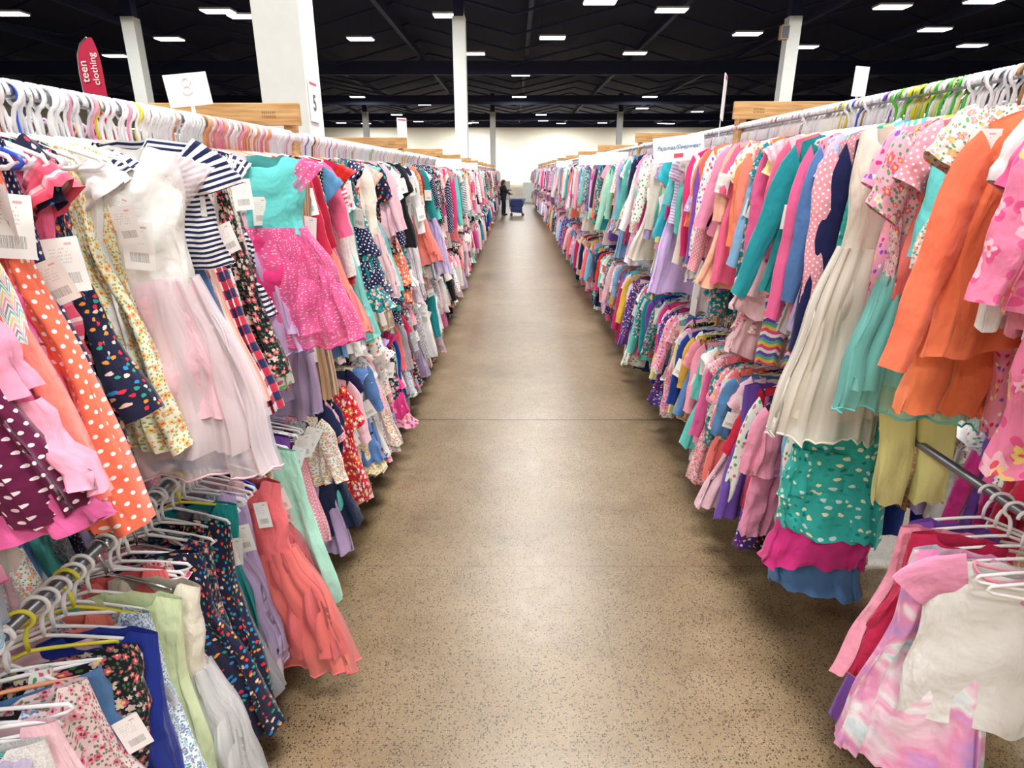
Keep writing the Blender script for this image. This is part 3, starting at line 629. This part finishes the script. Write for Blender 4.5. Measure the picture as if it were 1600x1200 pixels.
# D,type,m0,m1,L,xo,wide,tag
H={(-1,1):[(.86,'slip','burgdots',None,.68,.05,1.15,0),(.93,'tulle','coral','tblue',.88,.03,.95,0),(1.0,'ruffle','pink','bubble',.74,.04,1.05,0),(1.07,'slip','coral',None,.72,.02,.95,0),(1.12,'slip','chev',None,.68,.04,.9,0),
 (1.17,'ruffle','hotpink','pink',.66,-.01,.85,0),(1.22,'slip','orangedots',None,.84,.01,.85,0),(1.28,'slip','navydots',None,.72,.02,.9,2),(1.33,'ruffle','pink','redstripe',.76,.04,.9,1),(1.39,'slip','flnavy',None,.88,.03,.9,0),
 (1.45,'slip','flyel',None,.8,.0,.78,0),(1.58,'tulle','white','tlilac',.92,.12,1.25,0),(1.66,'tee','bwstripe',None,.36,.08,1.15,0),(1.71,'slip','denim',None,.96,.04,1.1,0),(1.78,'slip','corstripe',None,.78,.04,1,2),(1.84,'ruffle','flblack','plaid',.8,.02,1.0,0),(1.91,'slip','plaid',None,.88,.02,1.,0),
 (1.98,'slip','flpale',None,.72,.05,1.,0),(2.32,'tulle','aqua','thot',.72,.18,1.35,0),(2.12,'slip','flblack',None,.8,.03,.95,2),(2.19,'slip','flwhite','tteal',.8,.03,.95,0),(2.25,'slip','practus',None,.9,.04,1.,0),(2.62,'slip','pleat',None,1.06,.14,1.1,0),(2.5,'dress','leop',None,.96,.03,1.,1),(2.68,'slip','white',None,.9,.03,1,0),(2.76,'dress','crimson',None,.8,.04,1,0),
 (2.92,'slip','blackdots',None,.88,.1,1.1,0),(3.05,'dress','pink',None,.74,.03,1,0),(3.25,'ruffle','red','crimson',.7,.08,1.1,0),(3.4,'dress','flblack',None,.9,.03,1,0),(3.6,'dress','flred',None,.9,.02,1,0),(3.95,'tulle','palepink','tpeach',1.04,.1,1.15,0),(4.1,'tulle','flwhite','tteal',.86,.04,1.1,0),(4.5,'dress','red',None,.84,.05,1.1,0),(5.2,'dress','white',None,.88,.05,1,0)],
 (-1,0):[(.55,'slip','magenta',None,.6,.04,1.1,1),(.62,'slip','palepink',None,.64,.04,1,0),(.69,'tulle','palepink','tpink',.74,.03,1,0),(.76,'slip','glgrey','black',.76,.07,1,0),(.83,'slip','lace','palepink',.8,.07,1,0),(.9,'slip','palepink',None,.8,.06,1,0),(.97,'slip','flpale',None,.82,.07,1,0),(1.04,'pants','denim',None,.82,.05,1,0),(1.1,'pants','flblack',None,.84,.09,1,0),
 (1.18,'slip','royal',None,.86,.11,1.05,0),(1.25,'slip','flblue',None,.7,.05,.95,0),(1.31,'slip','lime',None,.84,.1,1.,0),(1.38,'tulle','cream','twhite',.86,.12,1.0,0),(1.48,'slip','prnavy',None,.8,.05,1,0),(1.57,'slip','flnavy',None,.82,.06,1,0),(1.66,'slip','prnavy',None,.82,.08,1,0),(1.76,'slip','teal',None,.76,.04,1,0),
 (1.85,'slip','lavender',None,.78,.04,1,0),(1.97,'tulle','coral','tcoral',.84,.11,1.15,0),(2.1,'slip','flwhite',None,.7,.04,1,2),(2.2,'slip','mint',None,.76,.1,1,0),(2.35,'slip','purple',None,.7,.03,.9,0),(2.5,'slip','glgrey',None,.7,.05,.9,0),(2.65,'dress','navy',None,.74,.05,1,0),(2.8,'dress','navy',None,.78,.08,1,0),(2.95,'tee','flred',None,.7,.05,1,0),(3.1,'set','navy','white',.8,.06,1,0),(3.5,'dress','pinkdots',None,.76,.06,1,0),(3.8,'dress','whitedots',None,.78,.08,1.05,0),(4.1,'ruffle','prpink','hotpink',.76,.08,1.05,0)],
 (1,1):[(1.03,'set','turq','teal',.96,.0,1.1,0),(1.1,'tee','prgrey','grey',.6,.0,1.05,2),(1.17,'tee','flwhite',None,.74,.02,1.,2),(1.23,'slip','purple','white',.64,.0,1,0),(1.29,'set','palepink','flblue',.84,.0,.95,2),(1.38,'set','hawaii','hawaii',.9,.08,1.05,0),(1.45,'tee','bubble','pink',.56,.06,1.0,0),(1.51,'set','prcoral','flcoral',.86,.02,1,2),
 (1.58,'tee','white','white',.56,.03,1,2),(1.65,'long','orange',None,.64,.08,1.1,0),(1.73,'set','flwhite','orange',.86,.07,1.1,2),(1.8,'slip','purpledots','purple',.74,.01,.9,0),(1.88,'tee','coral','pinkdots',.56,.05,1.,0),(1.95,'tulle','prwhite','tteal',.94,.07,.85,0),(1.9,'set','flpink','yellow',1.32,.14,.95,0),(2.04,'tee','prpink',None,.62,.05,1,0),(2.27,'maxi','cream','denim',1.9,.1,.95,0),(2.2,'maxi','prteal','magenta',1.72,.13,.98,0),
 (2.32,'long','navy',None,.84,.05,1,0),(2.13,'tulle','cream','tcream',1.12,.2,.75,0),(2.37,'long','pinkdots','pinkdots',.64,.08,1.05,0),(2.43,'dress','sky',None,.82,.03,1,2),(2.52,'dress','lavender',None,.8,.02,1,0),(2.62,'long','prpink','pink',.8,.06,1,0),(2.75,'long','teal',None,.7,.04,1,1),(2.9,'ruffle','palepink','palepink',.86,.09,1.05,0),(3.05,'long','pink',None,.64,.05,1,0),(3.2,'dress','flteal',None,.76,.04,1,0),(3.5,'dress','tiedye2',None,.78,.04,1,0),(3.9,'long','prwhite',None,.7,.06,1,0),(4.3,'long','hotpink',None,.7,.06,1,0),(4.9,'long','yellow',None,.66,.06,1,0)],
 (1,0):[(1.4,'raglan','white','bubble',.6,.09,1.08,0),(1.46,'slip','tiedye',None,.86,.15,1.0,0),(1.51,'slip','red',None,.6,.13,.95,0),(1.56,'slip','bubble','tiedye',.62,.14,1.0,0),(1.61,'slip','purple',None,.92,.08,.95,0),
 (2.6,'set','bubble','bubble',.72,.13,.9,0),(2.68,'pants','prpurp',None,.86,.06,.95,0),(2.76,'pants','navy',None,.86,.06,1,0),(2.88,'slip','purple',None,.76,.12,1,0),(3.0,'set','yellow','mustard',.76,.08,1,0),(3.15,'set','prwhite','white',.8,.06,1,0),(3.35,'dress','flpink',None,.84,.08,1,0),(3.55,'dress','leop',None,.74,.05,1,0)]}
IND=160
starts={(-1,1):.8,(-1,0):.5,(1,1):1.0,(1,0):1.2}
stuffV={'g':[],'h':[]}
def lowplace(X,D,z,tp,m0,m1,rot,sx,sz,hang=True,xo=0):
    ps=LOW[tp][R.randrange(NVAR)]; c,s=math.cos(rot),math.sin(rot); mm={0:m0,1:m1 or m0,3:SHEER.get(m1,m1 or m0)}
    for pn,V,Fq,U,mi in ps:
        v=V*np.array([sx,1,sz]); w=np.stack([v[:,0]*c-v[:,1]*s+X+xo,v[:,0]*s+v[:,1]*c+D,v[:,2]+z+AP+.008],1)
        stuffV['g'].append((w,Fq,U+np.array([R.random(),R.random()]),FIDX[mm[mi]]))
    if hang: lowhang(X,D,z,rot)
def lowhang(X,D,z,rot):
    hi_=R.choices(range(len(HKEYS)),HW)[0]
    if X>0 and z>2 and 2.1<D<2.5 and R.random()<.6: hi_=HKEYS.index(R.choice(['green','green','yellow']))
    if X<0 and z>2 and 2.3<D<2.9 and R.random()<.6: hi_=HKEYS.index(R.choice(['orange','pink']))
    c,s=math.cos(rot),math.sin(rot)
    for p in(lowhook,lowarm):
        v=p[0]; w=np.stack([v[:,0]*c-v[:,1]*s+X,v[:,0]*s+v[:,1]*c+D,v[:,2]+z],1); stuffV['h'].append((w,p[1],p[2],hi_))
for key,hs in H.items():
    sg,tier=key
    X=XL if sg<0 else XR; z=(ZT if tier else ZL)[sg]
    for (D,tp,m0,m1,L,xo,wd,tg) in hs:
        rot=None; rx=None
        if key==(1,0) and D<1.7: rot=-.36; rx=.03
        if m1=='thot' or (m1=='tlilac' and sg<0): rot=.3
        if tp=='maxi': rot=-.25; rx=0.
        place(sg,tier,D,tp,m0,m1,L,xo,rot,tg,wd,rx=rx)
    hd=[h[0] for h in hs]; n=len(hs); D=starts[key]
    while n<IND:
        D+=R.uniform(.03,.047)
        if key==(1,0) and (D<2.5): D=2.5
        if min(abs(D-q) for q in hd)<.02: continue
        tp,m0,m1=pick(sg,tier)
        dense=D<2.5
        if dense and key==(-1,0) and tp in('tee','long','set','dress'): tp='slip'
        if dense and key==(-1,1) and tp in('long','tee'): tp='ruffle'; m1=m1 or 'pink'
        dl=tp in('dress','ruffle','tulle','slip')
        if dense: Lm=R.uniform(.62,.88) if dl else (R.uniform(.72,.92) if tp in('set','romper') else (R.uniform(.6,.78) if tp=='pants' else R.uniform(.42,.6)))
        elif tier: Lm=R.uniform(.82,1.16) if (dl or tp in('set','romper')) else R.uniform(.6,.84)
        else: Lm=(R.uniform(.66,.86) if sg<0 else R.uniform(.7,.92)) if (dl or tp in('set','romper','pants')) else R.uniform(.52,.7)
        if tier and sg>0 and not dense: Lm*=.96
        if dense and not tier: Lm=min(Lm,.8)
        place(sg,tier,D,tp,m0,m1,Lm,R.uniform(-.04,.04) if dense else R.uniform(-.03,.1),None,None,.87 if dense else .98,hang=(D<2.9))
        if D>=2.9: lowhang(X,D,z,R.uniform(-.2,.2))
        n+=1
    while D<38:
        D+=R.uniform(.045,.065) if D<16 else R.uniform(.075,.1)
        tp,m0,m1=pick(sg,tier)
        lowplace(X,D,z,tp,m0,m1,-sg*.2+.25*math.sin(D*2.7+tier)+R.uniform(-.15,.15),R.uniform(.95,1.15),R.uniform(1.12,1.5) if tier else R.uniform(.95,1.18),bool(tier) or R.random()<.4,-sg*R.uniform(-.03,.1))
    D=.5
    while D<(14 if tier else 9):
        D+=R.uniform(.06,.08)
        tp,m0,m1=pick(sg,tier)
        lowplace(X+sg*.66,D,z,tp,m0,m1,R.uniform(-.2,.2),R.uniform(.9,1.),R.uniform(.8,1.),True)
# spare hangers crowding the rails
for sg in(-1,1):
    X=XL if sg<0 else XR
    D=1.3
    while D<24:
        D+=R.uniform(.014,.028) if D<6 else R.uniform(.025,.045)
        if D<1.95: hanger(sg,1,D,R.uniform(-.35,.35),R.uniform(-.1,.1),.3)
        else: lowhang(X,D,ZT[sg],R.uniform(-.35,.35))
D=.6
while D<1.9:
    D+=R.uniform(.1,.22); hanger(-1,0,D,R.uniform(-.4,.6),R.uniform(-.18,.18))
for D in(1.3,1.345): hanger(1,0,D,-.3)
for kk,name,mats,lab,ct in(('g','hanging_clothes',[FAB[q] for q in FKEYS],'dense run of colourful girls clothes hanging on rails','clothes'),('h','clothes_hangers',[HC[q] for q in HKEYS],'many mostly white clothes hangers crowding the rails','clothes hangers')):
    Vs,Fs,Us,Ms=[],[],[],[];o=0
    for V,Fq,U,mi in stuffV[kk]:
        Vs.append(V);Fs.append(Fq+o);Us.append(U);Ms.append(np.full(len(Fq),mi));o+=len(V)
    me=mk(name,np.concatenate(Vs),np.concatenate(Fs),np.concatenate(Us),mats,np.concatenate(Ms))
    obj(name,me,label=lab,cat_=ct,kind='stuff')
print('counts',cnt)

# ------------------------------------------------------------------ person
def blob(parts,vox,mat,name,parent=None,**kw):
    me=mesh(name,cat(parts),mat,True); o=obj(name,me,parent=parent,**kw)
    r=o.modifiers.new('r','REMESH'); r.mode='VOXEL'; r.voxel_size=vox; r.use_smooth_shade=True
    s=o.modifiers.new('s','SMOOTH'); s.iterations=3; return o
def ball(c,rx,ry,rz,n=12):
    V=[];Fq=[]
    for i in range(n+1):
        p=math.pi*i/n
        for jx in range(n): a=2*math.pi*jx/n; V.append((c[0]+rx*math.sin(p)*math.cos(a),c[1]+ry*math.sin(p)*math.sin(a),c[2]+rz*math.cos(p)))
    for i in range(n):
        for jx in range(n): Fq.append((i*n+jx,(i+1)*n+jx,(i+1)*n+(jx+1)%n,i*n+(jx+1)%n))
    V=np.array(V); return V,np.array(Fq),np.zeros((len(V),2))
def limb(pts,rad): return [sweep(pts,rad,10)]+[ball(p,r,r,r,8) for p,r in zip(pts,rad)]
def arm_(sy,h): return [(0,sy*.17,1.34),(.11,sy*.2,1.1),(h[0]-.06,sy*.17,h[2]-.01)]
hands=[(.36,.14,1.16),(.34,-.14,1.0)]
P=[ball((.03,0,1.52),.095,.075,.115),ball((.115,0,1.5),.018,.012,.016,6),ball((.06,0,1.44),.055,.05,.05),ball((.03,.075,1.51),.015,.01,.025,6),ball((.03,-.075,1.51),.015,.01,.025,6)]
P+=limb([(0,0,1.44),(0,0,1.34)],[.052,.06])
P+=[ball((0,0,1.2),.11,.17,.2),ball((0,0,.98),.11,.155,.16)]
for sy,h in zip((1,-1),hands):
    a=arm_(sy,h); P+=limb(a,[.048,.038,.026])
    hx,hy,hz=h; P.append(ball((hx,hy,hz),.045,.022,.035,8))
    for f in range(4):
        y=hy; zz=hz+.024-.016*f; ln=[.06,.07,.066,.05][f]
        P+=[sweep([(hx+.03,y,zz),(hx+.03+ln*.6,y,zz-.004),(hx+.03+ln*.8,y-.01*sy,zz-.02)],[.009,.008,.007],6)]
    P+=[sweep([(hx-.01,hy,hz+.025),(hx+.02,hy-.02*sy,hz+.05),(hx+.045,hy-.025*sy,hz+.055)],[.011,.009,.008],6)]
for sy,fx in((1,.06),(-1,-.06)):
    P+=limb([(0,sy*.085,.9),(fx*.7+.02,sy*.09,.5),(fx,sy*.09,.09)],[.088,.055,.038])
    P+=[ball((fx+.05,sy*.09,.045),.12,.042,.04,8)]
per=blob(P,.009,m_skin,'person',loc=(-.5,30.3,0),label='shopper in dark clothes standing beside a blue cart reaching forward',cat_='person')
per.rotation_euler=(0,0,.25)
Q=[ball((-.01,0,1.2),.17,.22,.23),ball((0,0,1.0),.17,.2,.18)]
for sy,h in zip((1,-1),hands): Q+=limb(arm_(sy,h),[.078,.062,.045])
blob(Q,.014,m_black,'jacket',per,label='black jacket')
Q=[ball((0,0,.93),.155,.19,.12)]
for sy,fx in((1,.06),(-1,-.06)): Q+=limb([(0,sy*.085,.9),(fx*.7+.02,sy*.09,.5),(fx,sy*.09,.13)],[.125,.09,.068])
blob(Q,.014,plain('dark_trousers','#1d2032',.8),'trousers',per,label='dark trousers')
blob([ball((-.0,0,1.545),.105,.088,.105),ball((-.06,0,1.47),.06,.07,.12)],.012,m_hair,'hair',per,label='dark tied-back hair')
for sy,fx in((1,.06),(-1,-.06)): blob([ball((fx+.05,sy*.09,.05),.13,.05,.05,8)],.012,m_rubber,'shoe',per)
# ------------------------------------------------------------------ shopping cart
ct=bpy.data.objects.new('shopping_cart',None); COL.objects.link(ct); ct.location=(.08,30.2,0)
ct['label']='dark blue shopping cart beside the shopper in the aisle'; ct['category']='shopping cart'
bk=[]
for t in range(8):
    z=.42+.05*t; e=.02*t
    bk.append(sweep([(-.26-e*.3,-.22-e*.2,z),(.34+e,-.22-e*.2,z),(.34+e,.22+e*.2,z),(-.26-e*.3,.22+e*.2,z)],.01,5,closed=True))
for i in range(9):
    x=-.26+.075*i
    for sy in(-1,1): bk.append(sweep([(x,sy*.22,.42),(x*1.12,sy*.248,.78)],.008,5))
bk.append(box(-.26,.34,-.22,.22,.41,.425))
obj('basket',mesh('bk',cat(bk),m_blue,True),parent=ct,label='dark blue lattice basket')
tub=cat([box(-.25,.33,-.21,-.2,.43,.74),box(-.25,.33,.2,.21,.43,.74),box(-.25,-.24,-.2,.2,.43,.74),box(.32,.33,-.2,.2,.43,.74)])
obj('liner',mesh('tub',tub,m_blue),parent=ct,label='dark blue basket liner')
obj('storage_bin',mesh('bin',box(-.24,.32,-.2,.2,.16,.4),m_blue),parent=ct,label='dark blue lower bin',bevel=.02)
obj('frame',mesh('fr',cat([sweep([(-.32,sy*.24,.95),(-.28,sy*.23,.4),(-.22,sy*.22,.18),(.36,sy*.2,.14)],.013,8) for sy in(-1,1)]+[sweep([(-.22,-.22,.18),(-.22,.22,.18)],.012,8),sweep([(.32,-.2,.15),(.32,.2,.15)],.012,8)]),m_pipe,True),parent=ct)
obj('handle',mesh('hd',sweep([(-.32,-.26,.95),(-.32,.26,.95)],.018,10),m_blue,True),parent=ct)
for x in(-.2,.34):
    for sy in(-1,1): obj('wheel',mesh('wh',sweep([(x,sy*.2-.015,.06),(x,sy*.2+.015,.06)],.06,16),m_rubber),parent=ct)
for i,(x,y) in enumerate(((1.5,44),(-1.2,50),(3.2,56))):
    o=obj('display_partition',mesh('dp',box(-.9,.9,-.02,.02,.0,1.3),m_white),loc=(x,y,0),label='white folding partition standing past the end of the aisle',cat_='partition',bevel=.01)

# ------------------------------------------------------------------ world, camera
w=bpy.data.worlds.new('w'); scene.world=w; w.use_nodes=True; w.node_tree.nodes['Background'].inputs[0].default_value=(.6,.65,.75,1); w.node_tree.nodes['Background'].inputs[1].default_value=.3
cd=bpy.data.cameras.new('cam'); cd.sensor_width=36; cd.lens=950/1600*36; cd.clip_end=300; cd.clip_start=.05
cam=bpy.data.objects.new('camera',cd); COL.objects.link(cam); cam.location=(0,0,2.0)
cam.rotation_euler=(math.radians(90-19.26),0,.003)
scene.camera=cam
